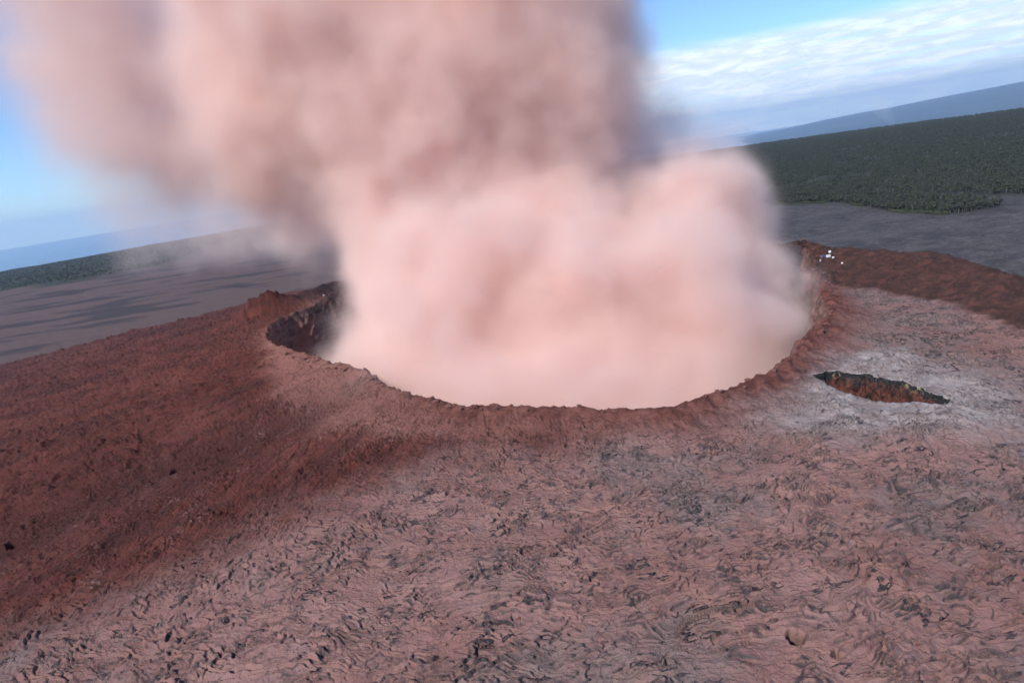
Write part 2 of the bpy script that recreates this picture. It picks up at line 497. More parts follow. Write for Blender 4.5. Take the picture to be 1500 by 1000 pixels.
col = t.mix(t.m('MULTIPLY', attr(t, 'pale'), t.m('SUBTRACT', 1.0, t.m('MULTIPLY', ex, 0.8))), col, paleC)
redC = t.mix(t.rng(nA, 0.35, 0.7), (0.096, 0.0255, 0.0175), (0.142, 0.042, 0.031))
redC = t.mix(t.rng(nB, 0.35, 0.75, 0, 0.7), redC, (0.062, 0.019, 0.014))
redC = t.mix(t.rng(nC, 0.48, 0.70, 0, 0.4), redC, (0.040, 0.014, 0.011))
redC = t.mix(t.m('MULTIPLY', attr(t, 'tan'), 0.85), redC, t.mix(nB, (0.20, 0.088, 0.068), (0.27, 0.128, 0.105)))
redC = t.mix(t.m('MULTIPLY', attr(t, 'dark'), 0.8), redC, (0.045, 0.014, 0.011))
redC = t.mix(t.m('MULTIPLY', attr(t, 'glint'), 0.45), redC, (0.30, 0.20, 0.185))
redC = t.mix(t.m('MULTIPLY', line, 0.5), redC, (0.028, 0.014, 0.013))  # the same painted crease shade on the red cinder
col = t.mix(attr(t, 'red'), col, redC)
rimC = t.mix(t.rng(nB, 0.35, 0.7), (0.088, 0.029, 0.022), (0.185, 0.074, 0.057))
col = t.mix(attr(t, 'rimred'), col, rimC)
brC = t.mix(t.rng(nB, 0.35, 0.7), (0.042, 0.021, 0.017), (0.105, 0.044, 0.033))
brC = t.mix(t.rng(nC, 0.55, 0.75, 0, 0.5), brC, (0.06, 0.045, 0.04))
col = t.mix(attr(t, 'brown'), col, brC)
# plain beyond the cone: old grey lava, pink dust on the left, scrub further out
psep = t.n('ShaderNodeSeparateXYZ', {0: pos})
pl_r = t.mix(t.rng(t.noise(pos, 0.02, 6, 0.62), 0.35, 0.7), (0.034, 0.032, 0.035), (0.088, 0.080, 0.080))
pl_r = t.mix(t.rng(t.noise(pos, 0.11, 5, 0.7), 0.45, 0.72), pl_r, (0.125, 0.112, 0.108))
pl_r = t.mix(t.rng(t.noise(pos, 0.16, 5, 0.75), 0.54, 0.66), pl_r, (0.016, 0.015, 0.017))
pl_r = t.mix(t.rng(t.noise(pos, 0.45, 4, 0.75), 0.50, 0.68, 0, 0.8), pl_r, (0.125, 0.116, 0.112))
pl_l = t.mix(t.rng(t.noise(t.v('MULTIPLY', pos, (0.5, 1.6, 1)), 0.012, 5, 0.6), 0.52, 0.60), (0.118, 0.076, 0.068), (0.052, 0.040, 0.041))
pl_l = t.mix(t.rng(t.noise(pos, 0.12, 5, 0.75), 0.50, 0.68, 0, 0.6), pl_l, (0.06, 0.044, 0.044))
pl = t.mix(t.rng(psep.outputs[0], -120.0, 120.0), pl_l, pl_r)
gr = t.mix(t.rng(t.noise(pos, 0.01, 5, 0.6), 0.4, 0.6), (0.020, 0.025, 0.015), (0.038, 0.044, 0.027))
pl = t.mix(attr(t, 'scrub'), pl, gr)
col = t.mix(attr(t, 'plain'), col, pl)
col = t.mix(t.rng(nD, 0.3, 0.7, 0.0, 0.16), col, (0.05, 0.03, 0.03))
hgt = t.m('SUBTRACT', t.m('ADD', t.m('MULTIPLY', nC, 0.7), t.m('MULTIPLY', nD, 0.3)), t.m('MULTIPLY', line, 0.9))
finish(t, col, 0.95, hgt, 1.0, 0.55)

M_WALL, t = material('crater_wall_rock')
pos = t.n('ShaderNodeNewGeometry').outputs['Position']
nB = t.noise(pos, 0.18, 5, 0.6, 0.5); nC = t.noise(pos, 0.9, 5, 0.65)
lay = t.noise(t.v('MULTIPLY', pos, (0.04, 0.04, 0.5)), 1.0, 4, 0.6)
c1 = t.mix(t.rng(lay, 0.35, 0.65), (0.10, 0.050, 0.044), (0.21, 0.125, 0.110))
c1 = t.mix(t.rng(nB, 0.45, 0.7, 0, 0.8), c1, (0.07, 0.045, 0.042))
c1 = t.mix(attr(t, 'dusty'), c1, (0.23, 0.108, 0.09))
finish(t, c1, 0.95, nC, 0.9, 0.8)

M_PIT, t = material('pit_rock')
pos = t.n('ShaderNodeNewGeometry').outputs['Position']
nB = t.noise(pos, 0.45, 5, 0.65, 0.5); nC = t.noise(pos, 1.8, 5, 0.65)
dep = attr(t, 'depth')
cr_ = t.mix(t.rng(nB, 0.35, 0.68), (0.024, 0.012, 0.010), (0.155, 0.056, 0.040))
cr_ = t.mix(t.rng(nC, 0.60, 0.78, 0, 0.7), cr_, (0.30, 0.20, 0.17))
crust = t.mix(t.rng(nC, 0.45, 0.75), (0.016, 0.016, 0.017), (0.09, 0.085, 0.080))
crust = t.mix(t.m('MULTIPLY', t.rng(nB, 0.56, 0.66), t.rng(t.noise(pos, 0.12, 3, 0.5), 0.42, 0.6)), crust, (0.40, 0.36, 0.17))
c1 = t.mix(t.rng(t.m('ADD', dep, t.m('MULTIPLY', t.m('SUBTRACT', nB, 0.5), 0.75)), 0.13, 0.30), crust, cr_)
c1 = t.mix(t.rng(dep, 0.0, 0.012), (0.42, 0.37, 0.36), c1)
finish(t, c1, 0.95, nC, 1.0, 0.5)

# ------------------------------------------------------------------ terrain (fan of fine cells, closed by a coarse sheet behind)
PXR = 683.0
rad = [34.0]
while rad[-1] < 11500:
    r = rad[-1]
    st = 0.52 * (r * r + 75 ** 2) / (75 * PXR)
    if r > 450:
        st *= 1 + min((r - 450) / 250, 3.0)
    if r < 58:
        st *= 3.0
    rad.append(r + min(max(st, 0.13), r * 0.06))
rad = np.array(rad)
azs = np.radians(np.concatenate([np.linspace(-58, -48.5, 24), np.linspace(-48, 45, 1240), np.linspace(45.5, 58, 30)]))
RR, AA = np.meshgrid(rad, azs, indexing='ij')
GXX, GYY = (RR * np.sin(AA)).ravel(), (RR * np.cos(AA)).ravel()


def eval_ground(x, y):
    z, mk = surface(x, y)
    r = np.hypot(x, y)
    mk['scrub'] = scrub_mask(x, y)
    return z, mk


FOREST = np.array([gp(*p, -50.0) for p in [(1100, 299), (1150, 300), (1225, 297), (1260, 301), (1325, 310), (1400, 313), (1470, 302), (1420, 292), (1330, 283), (1450, 284), (1560, 283)]]
                  + [(2500, 1900), (3600, 3000), (2600, 4200), (900, 4400), (420, 3000)])
GRASS = np.array([gp(*p, -50.0) for p in [(-200, 460), (0, 421), (110, 408), (230, 385)]] + [(-900, 3300), (-2500, 3300), (-4500, 2500)])


def scrub_mask(x, y):
    q = fbm(x, y, 180, 4, 201)
    a = sstep(-30, 20, poly_sd(x, y, FOREST) + 25 * q)
    b = sstep(-60, 60, poly_sd(x, y, GRASS) + 120 * q)
    c = sstep(1900, 2600, np.hypot(x, y) + 500 * q)
    return np.maximum(np.maximum(a, b), c)


gz, gm = eval_ground(GXX, GYY)
rr_ = np.hypot(GXX - CC[0], GYY - CC[1]); ra_ = np.arctan2(GYY - CC[1], GXX - CC[0])
in_cr = rr_ < rim_r(ra_) + 4.0
pr_ = np.hypot(GXX - PC[0], GYY - PC[1]); pa_ = np.arctan2(GYY - PC[1], GXX - PC[0])
in_pit = pr_ < pit_r(pa_, False) * 1.10 + 0.5
cut = in_cr | in_pit
FQ = grid_faces(len(rad), len(azs))
FQ = FQ[~cut[FQ].all(1)][:, ::-1]
V, FQ, am = compact(np.stack([GXX, GYY, gz], 1), FQ, gm)
ground = mesh_np('terrain', V, FQ, M_GROUND, am)
tag(ground, 'dusty red and pink grey lava flank around the smoking crater', None, None, 'structure')
print('terrain tris', len(FQ) * 2)

# coarse ground behind and beside the camera
r2 = np.concatenate([[0.5, 8, 16, 25, 34], np.geomspace(45, 11500, 60)])
a2 = np.radians(np.concatenate([np.linspace(58, 302, 120)]))
R2, A2 = np.meshgrid(r2, a2, indexing='ij')
x2, y2 = (R2 * np.sin(A2)).ravel(), (R2 * np.cos(A2)).ravel()
z2, m2 = eval_ground(x2, y2)
o = mesh_np('terrain_behind', np.stack([x2, y2, z2], 1), grid_faces(len(r2), len(a2))[:, ::-1], M_GROUND, m2)
tag(o, None, None, None, 'structure')
r3 = np.array([0.5, 8, 16, 25, 34.0]); a3 = np.radians(np.linspace(-58, 58, 60))
R3, A3 = np.meshgrid(r3, a3, indexing='ij')
x3, y3 = (R3 * np.sin(A3)).ravel(), (R3 * np.cos(A3)).ravel()
z3, m3 = eval_ground(x3, y3)
o = mesh_np('terrain_below', np.stack([x3, y3, z3], 1), grid_faces(len(r3), len(a3))[:, ::-1], M_GROUND, m3)
tag(o, None, None, None, 'structure')

# ------------------------------------------------------------------ crater bowl
NA = 1200
ca = np.linspace(-np.pi, np.pi, NA, endpoint=False)
cR = rim_r(ca)
lipx, lipy = CC[0] + np.cos(ca) * cR, CC[1] + np.sin(ca) * cR
offs = np.concatenate([np.linspace(8.5, 0.0, 26), np.linspace(-0.25, -16, 64), np.linspace(-18, -60, 24), np.linspace(-66, -100, 5)])
Vs, At = [], {k: [] for k in ('red', 'rimred', 'brown', 'pale', 'expo', 'plain', 'scrub', 'fu', 'fl', 'fm', 'bare', 'glint', 'tan', 'dark', 'dusty')}
lipz, _ = eval_ground(lipx, lipy)
for ofs in offs:
    rr = cR + ofs
    if ofs >= 0:
        x, y = CC[0] + np.cos(ca) * rr, CC[1] + np.sin(ca) * rr
        z, mk = eval_ground(x, y)
        z = z - 0.25 * sstep(4.5, 8.5, np.full(NA, ofs))
        mk['dusty'] = np.zeros(NA)
    else:
        d = -ofs
        cx, cy = np.cos(ca) * 150, np.sin(ca) * 150
        fall = 46 * sstep(-2, 15, np.array(d)) * 1.0 - 46 * sstep(-2, 15, np.array(0.0)) + 0.35 * max(d - 15, 0)
        fall = fall * (1 + 0.15 * fbm(cx, cy, 30, 2, 301))
        rough = 2.6 * (ridged(cx, cy + fall * 1.3, 9, 4, 311) - 0.6) * min(d / 3, 1) + 1.5 * fbm(cx + fall, cy, 3.5, 3, 315) * min(d / 2, 1)
        rr2 = np.maximum(cR + ofs + rough, 5)
        x, y = CC[0] + np.cos(ca) * rr2, CC[1] + np.sin(ca) * rr2
        z = lipz - fall + 0.5 * fbm(x, y, 4, 3, 316) * min(d / 3, 1)
        mk = {k: np.zeros(NA) for k in At}
        mk['rimred'] = np.ones(NA)
        mk['dusty'] = np.clip(sstep(8, 25, np.full(NA, d)) + sstep(0.1, 0.4, fbm(cx, cy + fall, 14, 3, 320)) * 0.7, 0, 1)
    Vs.append(np.stack([x, y, z], 1))
    for k in At:
        At[k].append(mk[k])
V = np.concatenate(Vs); At = {k: np.concatenate(v) for k, v in At.items()}
FQ = grid_faces(len(offs), NA, True)
n_out = 25 * NA
cr_o = mesh_np('crater', V, FQ, M_GROUND, At)
cr_o.data.materials.append(M_WALL)
mi = np.zeros(len(FQ), np.int32); mi[n_out:] = 1
cr_o.data.polygons.foreach_set('material_index', mi)
tag(cr_o, 'wide collapse crater with ragged red rim and dust filling its bowl', None, None, 'structure')
fl = np.linspace(0, 2 * np.pi, 64, endpoint=False)
o = mesh_np('crater_floor', np.concatenate([[[CC[0], CC[1], -75]], np.stack([CC[0] + np.cos(fl) * 90, CC[1] + np.sin(fl) * 90, np.full(64, -72.0)], 1)]),
            np.array([[0, 1 + i, 1 + (i + 1) % 64] for i in range(64)]), M_WALL, {'dusty': np.ones(65)})
tag(o, None, None, None, 'structure')

# ------------------------------------------------------------------ slit pit
NP = 520
pa = np.linspace(-np.pi, np.pi, NP, endpoint=False)
pR = pit_r(pa); pR0 = pit_r(pa, False)
ss = np.concatenate([np.linspace(1.22, 1.0, 14), np.linspace(0.995, 0.62, 34), np.linspace(0.6, 0.05, 16)])
Vs, At = [], {k: [] for k in ('red', 'rimred', 'brown', 'pale', 'expo', 'plain', 'scrub', 'fu', 'fl', 'fm', 'bare', 'glint', 'tan', 'dark', 'depth')}
lx, ly = PC[0] + np.cos(pa) * pR, PC[1] + np.sin(pa) * pR
lz, _ = eval_ground(lx, ly)
lz = lz * 0.8 + lz.mean() * 0.2
for s in ss:
    if s >= 1:
        b = (s - 1) / 0.22
        rr = pR * s * (1 - b) + (pR0 * 1.22 + 0.9) * b
        x, y = PC[0] + np.cos(pa) * rr, PC[1] + np.sin(pa) * rr
        z, mk = eval_ground(x, y)
        z = z * (1 - max(0, 0.4 - b) / 0.4) + lz * (max(0, 0.4 - b) / 0.4) - 0.10 * b
        mk['depth'] = np.zeros(NP)
    else:
        d = (1 - s)
        dep = np.interp(d, [0, 0.01, 0.06, 0.2, 0.38, 1.0], [0, 1.2, 4.2, 7.5, 10.5, 11.5])
        cx, cy = np.cos(pa) * 14, np.sin(pa) * 14
        rough = (1.7 * (ridged(cx + 5, cy + dep * 0.9, 5, 4, 331) - 0.6) + 0.9 * fbm(cx, cy + dep * 1.3, 1.6, 3, 335)) * min(d / 0.03, 1)
        rr = np.maximum(pR * s + rough * (0.4 + 0.6 * s), 0.3)
        x, y = PC[0] + np.cos(pa) * rr, PC[1] + np.sin(pa) * rr
        z = lz - dep + 0.5 * fbm(x, y, 1.5, 3, 336) * min(d / 0.05, 1)
        mk = {k: np.zeros(NP) for k in At}
        mk['depth'] = np.full(NP, dep / 11.5)
    Vs.append(np.stack([x, y, z], 1))
    for k in At:
        At[k].append(mk[k])
V = np.concatenate(Vs); At = {k: np.concatenate(v) for k, v in At.items()}
FQ = grid_faces(len(ss), NP, True)
pit_o = mesh_np('pit', V, FQ, M_GROUND, At)
pit_o.data.materials.append(M_PIT)
mi = np.zeros(len(FQ), np.int32); mi[13 * NP:] = 1
pit_o.data.polygons.foreach_set('material_index', mi)
tag(pit_o, 'long narrow open pit with black crust and red walls beside the crater', None, None, 'structure')
#@@MORE@@
DUST_K, VRES, USE_CORE, HAZE = 0.10, 205, True, 3.0e-5
# ------------------------------------------------------------------ sea and far mountain
M_SEA, t = material('sea_water')
pos = t.n('ShaderNodeNewGeometry').outputs['Position']
finish(t, (0.015, 0.05, 0.10, 1), 0.2, None, spec=0.6)
sa = np.linspace(0, 2 * np.pi, 128, endpoint=False)
SR = np.array([5000.0, 12000.0, 25000.0, 40000.0, 52000.0])
V = np.concatenate([np.stack([np.cos(sa) * r, np.sin(sa) * r, np.full(128, -790.0)], 1) for r in SR])
sea = tag(mesh_np('sea', V, grid_faces(len(SR), 128, True), M_SEA), 'blue sea beyond the land', None, None, 'structure')

M_MTN, t = material('mountain_slope')
pos = t.n('ShaderNodeNewGeometry').outputs['Position']
mc = t.mix(t.rng(t.noise(t.v('MULTIPLY', pos, (1, 1, 3)), 0.0005, 6, 0.65, 1.0), 0.42, 0.62), (0.014, 0.020, 0.018), (0.042, 0.044, 0.042))
finish(t, mc, 0.95)
ma = np.radians(np.linspace(14, 85, 160)); mr = np.linspace(20000, 40000, 60)
MR, MA = np.meshgrid(mr, ma, indexing='ij')
mx, my = (MR * np.sin(MA)).ravel(), (MR * np.cos(MA)).ravel()
prof = sstep(20000, 35000, MR).ravel()
crest = np.interp(np.degrees(MA).ravel(), [14, 19, 22, 26, 30, 38, 50, 65, 85], [-900, -850, -700, -520, -390, -120, 200, 500, 450])
mz = -830 + (crest + 830) * prof + 50 * fbm(mx, my, 3000, 5, 401) * prof
mtn = tag(mesh_np('mountain', np.stack([mx, my, mz], 1), grid_faces(60, 160)[:, ::-1], M_MTN), 'distant hazy blue mountain slope under the clouds', None, None, 'structure')

# ------------------------------------------------------------------ dust plume
# puffs: photograph pixel, distance forward, radius in pixels, (x, y, z stretch), weight
PUFFS = [
    (840, 430, 270, 165, (1.25, 1.0, 1.0), 1.0), (1000, 430, 275, 150, (1.05, 1.0, 1.0), 1.0), (1080, 330, 310, 105, (1, 1, 1.1), 1.0),
    (1020, 300, 320, 100, (1.1, 1, 1), 1.0), (1110, 430, 280, 85, (1, 1, 1.1), 1.0), (690, 430, 285, 160, (1.1, 1, 1), 1.0),
    (585, 430, 320, 115, (1, 1, 1.2), 1.0), (580, 320, 335, 120, (1, 1, 1.1), 1.0), (800, 340, 320, 125, (1.3, 1, .8), 1.0),
    (610, 235, 340, 150, (1, 1, 1.1), 1.0), (560, 130, 340, 190, (1, 1, 1), 1.0), (690, 60, 345, 200, (1, 1, 1), 1.0),
    (440, 70, 345, 180, (1, 1, 1.2), 1.0), (390, -60, 350, 190, (1, 1, .8), .9), (700, -70, 350, 190, (1, 1, .8), .9),
    (830, 50, 360, 130, (1, 1, 1.5), .62), (360, 200, 360, 135, (1, 1, 1.2), .58), (740, 200, 350, 150, (1.1, 1, 1.2), .95),
    (160, 70, 400, 200, (1, 1.2, 1.2), .40), (230, 210, 400, 175, (1, 1.2, 1.2), .38), (480, 280, 370, 90, (1, 1.1, 1.5), .55), (330, 310, 410, 140, (1.1, 1.2, 1.1), .36),
    (70, -80, 400, 210, (1, 1.2, 1), .38), (290, 375, 450, 95, (1.6, 1, .8), .26), (430, 340, 400, 110, (1, 1.2, 1.2), .42),
    (850, 180, 370, 140, (1, 1.2, 1.2), .34), (890, 270, 380, 120, (1.3, 1.2, 1), .38), (560, 480, 285, 70, (1.2, 1, .9), .8),
    (1150, 480, 250, 60, (1, 1, 1), .7), (490, 490, 370, 45, (1, 1, 1), .35), (410, 270, 395, 110, (1, 1, 1.2), .45),
    (830, 240, 380, 110, (1.2, 1, 1), .4), (1000, 260, 370, 90, (1.3, 1, .9), .34),
    (300, 340, 675, 115, (1.3, .6, 1), .30), (400, 355, 675, 110, (1.2, .6, 1), .34), (210, 350, 675, 95, (1.3, .6, .9), .20), (470, 330, 670, 100, (1, .6, 1.2), .36),
]
P_MIN, P_MAX = (-390.0, 140.0, -70.0), (215.0, 740.0, 250.0)


def plume_field(t, core=False):
    p = t.n('GeometryNodeInputPosition').outputs[0]
    w1 = t.n('ShaderNodeTexNoise', {'Vector': p, 'Scale': 0.016, 'Detail': 4.0, 'Roughness': 0.58}).outputs['Color']
    w2 = t.n('ShaderNodeTexNoise', {'Vector': t.v('ADD', p, (71, 13, 5)), 'Scale': 0.055, 'Detail': 3.0, 'Roughness': 0.55}).outputs['Color']
    q = t.v('ADD', p, t.n('ShaderNodeVectorMath', {0: t.v('SUBTRACT', w1, (0.5, 0.5, 0.5)), 'Scale': 75.0}, operation='SCALE').outputs[0])
    q = t.v('ADD', q, t.n('ShaderNodeVectorMath', {0: t.v('SUBTRACT', w2, (0.5, 0.5, 0.5)), 'Scale': 15.0}, operation='SCALE').outputs[0])
    qb = t.v('ADD', p, t.n('ShaderNodeVectorMath', {0: t.v('SUBTRACT', w2, (0.5, 0.5, 0.5)), 'Scale': 16.0}, operation='SCALE').outputs[0])
    tot = None
    for (px, py, yy, rp, st, wt) in PUFFS:
        if core and (wt < 0.95 or px < 500):
            continue
        rp = rp * (0.40 if core else 1.0)
        c, k = at_y(px, py, yy)
        r = rp / F_PX * k
        dv = t.v('DIVIDE', t.v('SUBTRACT', q, tuple(c)), (r * st[0], r * st[1], r * st[2]))
        ln = t.v('LENGTH', dv, out=1)
        f = t.rng(ln, 1.30, 0.36, 0.0, wt)
        tot = f if tot is None else t.m('SUBTRACT', t.m('ADD', tot, f), t.m('MULTIPLY', tot, f))
    # dust filling the bowl up to the rim
    dv = t.v('DIVIDE', t.v('SUBTRACT', qb, (14.0, 312.0, -30.0)), (80.0, 90.0, 14.0) if core else (128.0, 148.0, 50.0))
    f = t.rng(t.v('LENGTH', dv, out=1), 1.1, 0.7)
    tot = t.m('SUBTRACT', t.m('ADD', tot, f), t.m('MULTIPLY', tot, f))
    # outside the bowl the dust hangs clear of the ground
    dh = t.v('LENGTH', t.v('DIVIDE', t.v('MULTIPLY', t.v('SUBTRACT', p, (10.0, 322.0, 0.0)), (1, 1, 0)), (134.0, 152.0, 1.0)), out=1)
    pz = t.n('ShaderNodeSeparateXYZ', {0: p}).outputs[2]
    wz = t.n('ShaderNodeSeparateXYZ', {0: w1}).outputs[0]
    keep = t.m('MAXIMUM', t.m('MULTIPLY', t.rng(pz, 22.0, 36.0), t.rng(t.m('ADD', pz, t.m('MULTIPLY', t.m('SUBTRACT', wz, 0.5), 110.0)), 20.0, 100.0, 0.2, 1.0)), t.rng(dh, 1.02, 0.93))
    py_ = t.n('ShaderNodeSeparateXYZ', {0: p}).outputs[1]
    keep = t.m('MAXIMUM', keep, t.m('MULTIPLY', t.rng(py_, 595.0, 640.0), t.rng(pz, -12.0, 25.0)))
    return p, t.m('MULTIPLY', tot, keep)


def volume_tree(name, out_mesh, mat, res):
    ng = bpy.data.node_groups.new(name, 'GeometryNodeTree')
    ng.interface.new_socket('Geometry', in_out='OUTPUT', socket_type='NodeSocketGeometry')
    t = NT(ng)
    p, f = plume_field(t, bool(out_mesh))
    if not out_mesh:
        n = t.n('ShaderNodeTexNoise', {'Vector': p, 'Scale': 0.03, 'Detail': 5.0, 'Roughness': 0.6}).outputs[0]
        nf = t.n('ShaderNodeTexNoise', {'Vector': t.v('ADD', p, (9, 40, 77)), 'Scale': 0.075, 'Detail': 4.0, 'Roughness': 0.62, 'Distortion': 0.5}).outputs[0]
        er = t.m('MULTIPLY', t.m('SUBTRACT', 1.0, f), t.rng(nf, 0.35, 0.65, 0.20, 0.0))
        f = t.m('MAXIMUM', t.m('SUBTRACT', f, er), 0.0)
        f = t.m('MULTIPLY', f, t.rng(n, 0.30, 0.66, 0.75, 1.12))
        f = t.m('MULTIPLY', t.m('MULTIPLY', f, f), t.rng(f, 0.0, 0.9, 0.6, 1.4))
    vc = t.n('GeometryNodeVolumeCube', {'Density': f, 'Background': 0.0, 'Min': P_MIN, 'Max': P_MAX,
                                        'Resolution X': res, 'Resolution Y': int(res * .99), 'Resolution Z': int(res * .53)})
    g = vc.outputs[0]
    if out_mesh:
        g = t.n('GeometryNodeVolumeToMesh', {'Volume': g, 'Threshold': out_mesh}).outputs[0]
    g = t.n('GeometryNodeSetMaterial', {'Geometry': g, 'Material': mat}).outputs[0]
    t.n('NodeGroupOutput', {0: g})
    return ng


M_DUST, t = material('airborne_dust')
pv = t.n('ShaderNodeVolumePrincipled', {'Color': (0.958, 0.824, 0.770, 1), 'Density': 0.085, 'Anisotropy': 0.0})
pv.inputs['Density Attribute'].default_value = ''
at = t.n('ShaderNodeAttribute', attribute_name='density')
t.nt.links.new(t.m('MULTIPLY', at.outputs['Fac'], DUST_K), pv.inputs['Density'])
t.n('ShaderNodeOutputMaterial', {1: pv.outputs[0]})
M_CORE, t = material('thick_dust')
finish(t, (0.70, 0.43, 0.38, 1), 1.0, None, spec=0.0)

plume = bpy.data.objects.new('ash_plume', None)
plume.location = (8, 325, -40)
COL.objects.link(plume)
tag(plume, 'towering pink ash plume billowing out of the crater', 'ash plume')
vme = bpy.data.meshes.new('dust_veil')
vob = bpy.data.objects.new('dust_veil', vme)
COL.objects.link(vob)
vob.parent = plume
vob['kind'] = 'stuff'
vob.location = -plume.location
md = vob.modifiers.new('dust', 'NODES')
md.node_group = volume_tree('dust_density', 0, M_DUST, VRES)
if USE_CORE:
    tmp = bpy.data.objects.new('tmp', bpy.data.meshes.new('tmp'))
    COL.objects.link(tmp)
    tmp.modifiers.new('g', 'NODES').node_group = volume_tree('core_density', 0.5, M_CORE, 110)
    dg = bpy.context.evaluated_depsgraph_get()
    cme = bpy.data.meshes.new_from_object(tmp.evaluated_get(dg), depsgraph=dg)
    bpy.data.objects.remove(tmp)
    cme.name = 'dense_core'
    print('core tris', len(cme.polygons) * 2)
    core = bpy.data.objects.new('dense_core', cme)
    COL.objects.link(core)
    core.parent = plume
    core.location = -plume.location
    for pl_ in cme.polygons:
        pl_.use_smooth = True

# ------------------------------------------------------------------ faint steam far beyond the forest
M_STEAM, t = material('steam')
t.n('ShaderNodeOutputMaterial', {1: t.n('ShaderNodeVolumePrincipled', {'Color': (0.97, 0.98, 1, 1), 'Density': 0.0025}).outputs[0]})
c0, k0 = at_y(1305, 178, 3000.0)
nr_, nt_ = 22, 20
V = []
for i in range(nr_):
    q_ = i / (nr_ - 1)
    cx_ = c0[0] - 60 * q_ ** 1.4 + 10 * math.sin(q_ * 9); cz_ = c0[2] - 25 + 125 * q_
    for j in range(nt_):
        g_ = 2 * math.pi * j / nt_
        r_ = (9 + 44 * q_) * (1 - q_ ** 6) ** 0.5 * (1 + 0.55 * float(perlin(np.array([q_ * 5 + math.cos(g_)]), np.array([math.sin(g_) + 3.3]), 5)[0])) + 0.5
        V.append((cx_ + r_ * math.cos(g_), c0[1] + r_ * math.sin(g_), cz_ + 6 * math.sin(g_ * 3 + q_ * 7)))
FQ = [tuple(f) for f in grid_faces(nr_, nt_, True)]
me_ = bpy.data.meshes.new('steam_wisp'); me_.from_pydata(V, [], [tuple(int(a) for a in f) for f in FQ] + [tuple(range(nt_ - 1, -1, -1)), tuple(range((nr_ - 1) * nt_, nr_ * nt_))])
me_.materials.append(M_STEAM)
st_o = bpy.data.objects.new('steam_wisp', me_)
COL.objects.link(st_o)
tag(st_o, 'faint white wisp of steam rising behind the far forest', 'steam')

# ------------------------------------------------------------------ haze
if HAZE > 0:
    M_HAZE, t = material('haze_air')
    hv = t.n('ShaderNodeVolumePrincipled', {'Color': (0.56, 0.77, 1.0, 1), 'Density': HAZE, 'Anisotropy': 0.1})
    t.n('ShaderNodeOutputMaterial', {1: hv.outputs[0]})
    b = 53000.0
    V = np.array([(x, y, z) for z in (-900.0, 760.0) for x, y in ((-b, -b), (b, -b), (b, b), (-b, b))])
    Fh = np.array([(3, 2, 1, 0), (4, 5, 6, 7), (0, 1, 5, 4), (1, 2, 6, 5), (2, 3, 7, 6), (3, 0, 4, 7)])
    hz = tag(mesh_np('haze', V, Fh, M_HAZE, smooth=False), 'thin blue haze in the air over the whole scene', 'haze', None, 'stuff')

# ------------------------------------------------------------------ forest
rng = random.Random(11)


def pts_in(poly, n, seed):
    r_ = np.random.RandomState(seed)
    lo, hi = poly.min(0), poly.max(0)
    # denser near the viewer: sample distance with a bias
    p = []
    while sum(len(a) for a in p) < n:
        q = lo + r_.rand(n * 3, 2) * (hi - lo)
        d = np.hypot(q[:, 0], q[:, 1])
        keep = (poly_sd(q[:, 0], q[:, 1], poly) > 2) & (r_.rand(len(q)) < np.clip((1100 / d) ** 1.3, 0, 1))
        p.append(q[keep])
    return np.concatenate(p)[:n]


def leaf_mat(name, c1, c2):
    m, t = material(name)
    oi = t.n('ShaderNodeObjectInfo').outputs['Random']
    pos = t.n('ShaderNodeNewGeometry').outputs['Position']
    c = t.mix(t.rng(t.noise(pos, 0.6, 3, 0.6), 0.35, 0.65), c1, c2)
    c = t.mix(t.m('MULTIPLY', oi, 0.5), c, (0.045, 0.045, 0.036))
    finish(t, c, 0.8)
    return m


M_LEAF = leaf_mat('dark_foliage', (0.028, 0.035, 0.022), (0.060, 0.068, 0.043))
M_FERN = leaf_mat('fern_foliage', (0.045, 0.062, 0.025), (0.085, 0.105, 0.045))
M_BARK, t = material('pale_bark')
finish(t, t.mix(t.noise(t.n('ShaderNodeNewGeometry').outputs['Position'], 3.0, 3, 0.6), (0.10, 0.095, 0.088), (0.24, 0.225, 0.205)), 0.9)


def crown_data(seed, h, w, n, base=0.38):
    r_ = np.random.RandomState(seed)
    V, F = [], []
    nc = 7
    cl = [(r_.uniform(-.55, .55) * w, r_.uniform(-.55, .55) * w, h * r_.uniform(base + .1, .92), w * r_.uniform(.28, .46)) for _ in range(nc)]
    for _ in range(n):
        cx, cy, cz, cr = cl[r_.randint(nc)]
        d = r_.normal(size=3); d /= np.linalg.norm(d)
        c = np.array([cx, cy, cz]) + d * cr * (0.6 + 0.4 * r_.rand()) * np.array([1, 1, .8])
        a = r_.normal(size=3); a -= a.dot(d) * d * .6; a /= np.linalg.norm(a)
        b = np.cross(d, a)
        s = w * r_.uniform(.10, .20)
        k = len(V)
        V += [c - a * s, c + b * s * .7, c + a * s, c - b * s * .7]
        F.append((k, k + 1, k + 2, k + 3))
    return np.array(V), np.array(F), cl


def tube(V, F, p0, p1, r0, r1, n=5):
    p0, p1 = np.array(p0, float), np.array(p1, float)
    d = p1 - p0; d /= np.linalg.norm(d)
    a = np.cross(d, [0.3, 0.9, 0.2]); a /= np.linalg.norm(a); b = np.cross(d, a)
    k = len(V)
    for p, r in ((p0, r0), (p1, r1)):
        for i in range(n):
            g = 2 * math.pi * i / n
            V.append(p + (a * math.cos(g) + b * math.sin(g)) * r)
    for i in range(n):
        F.append((k + i, k + (i + 1) % n, k + n + (i + 1) % n, k + n + i))


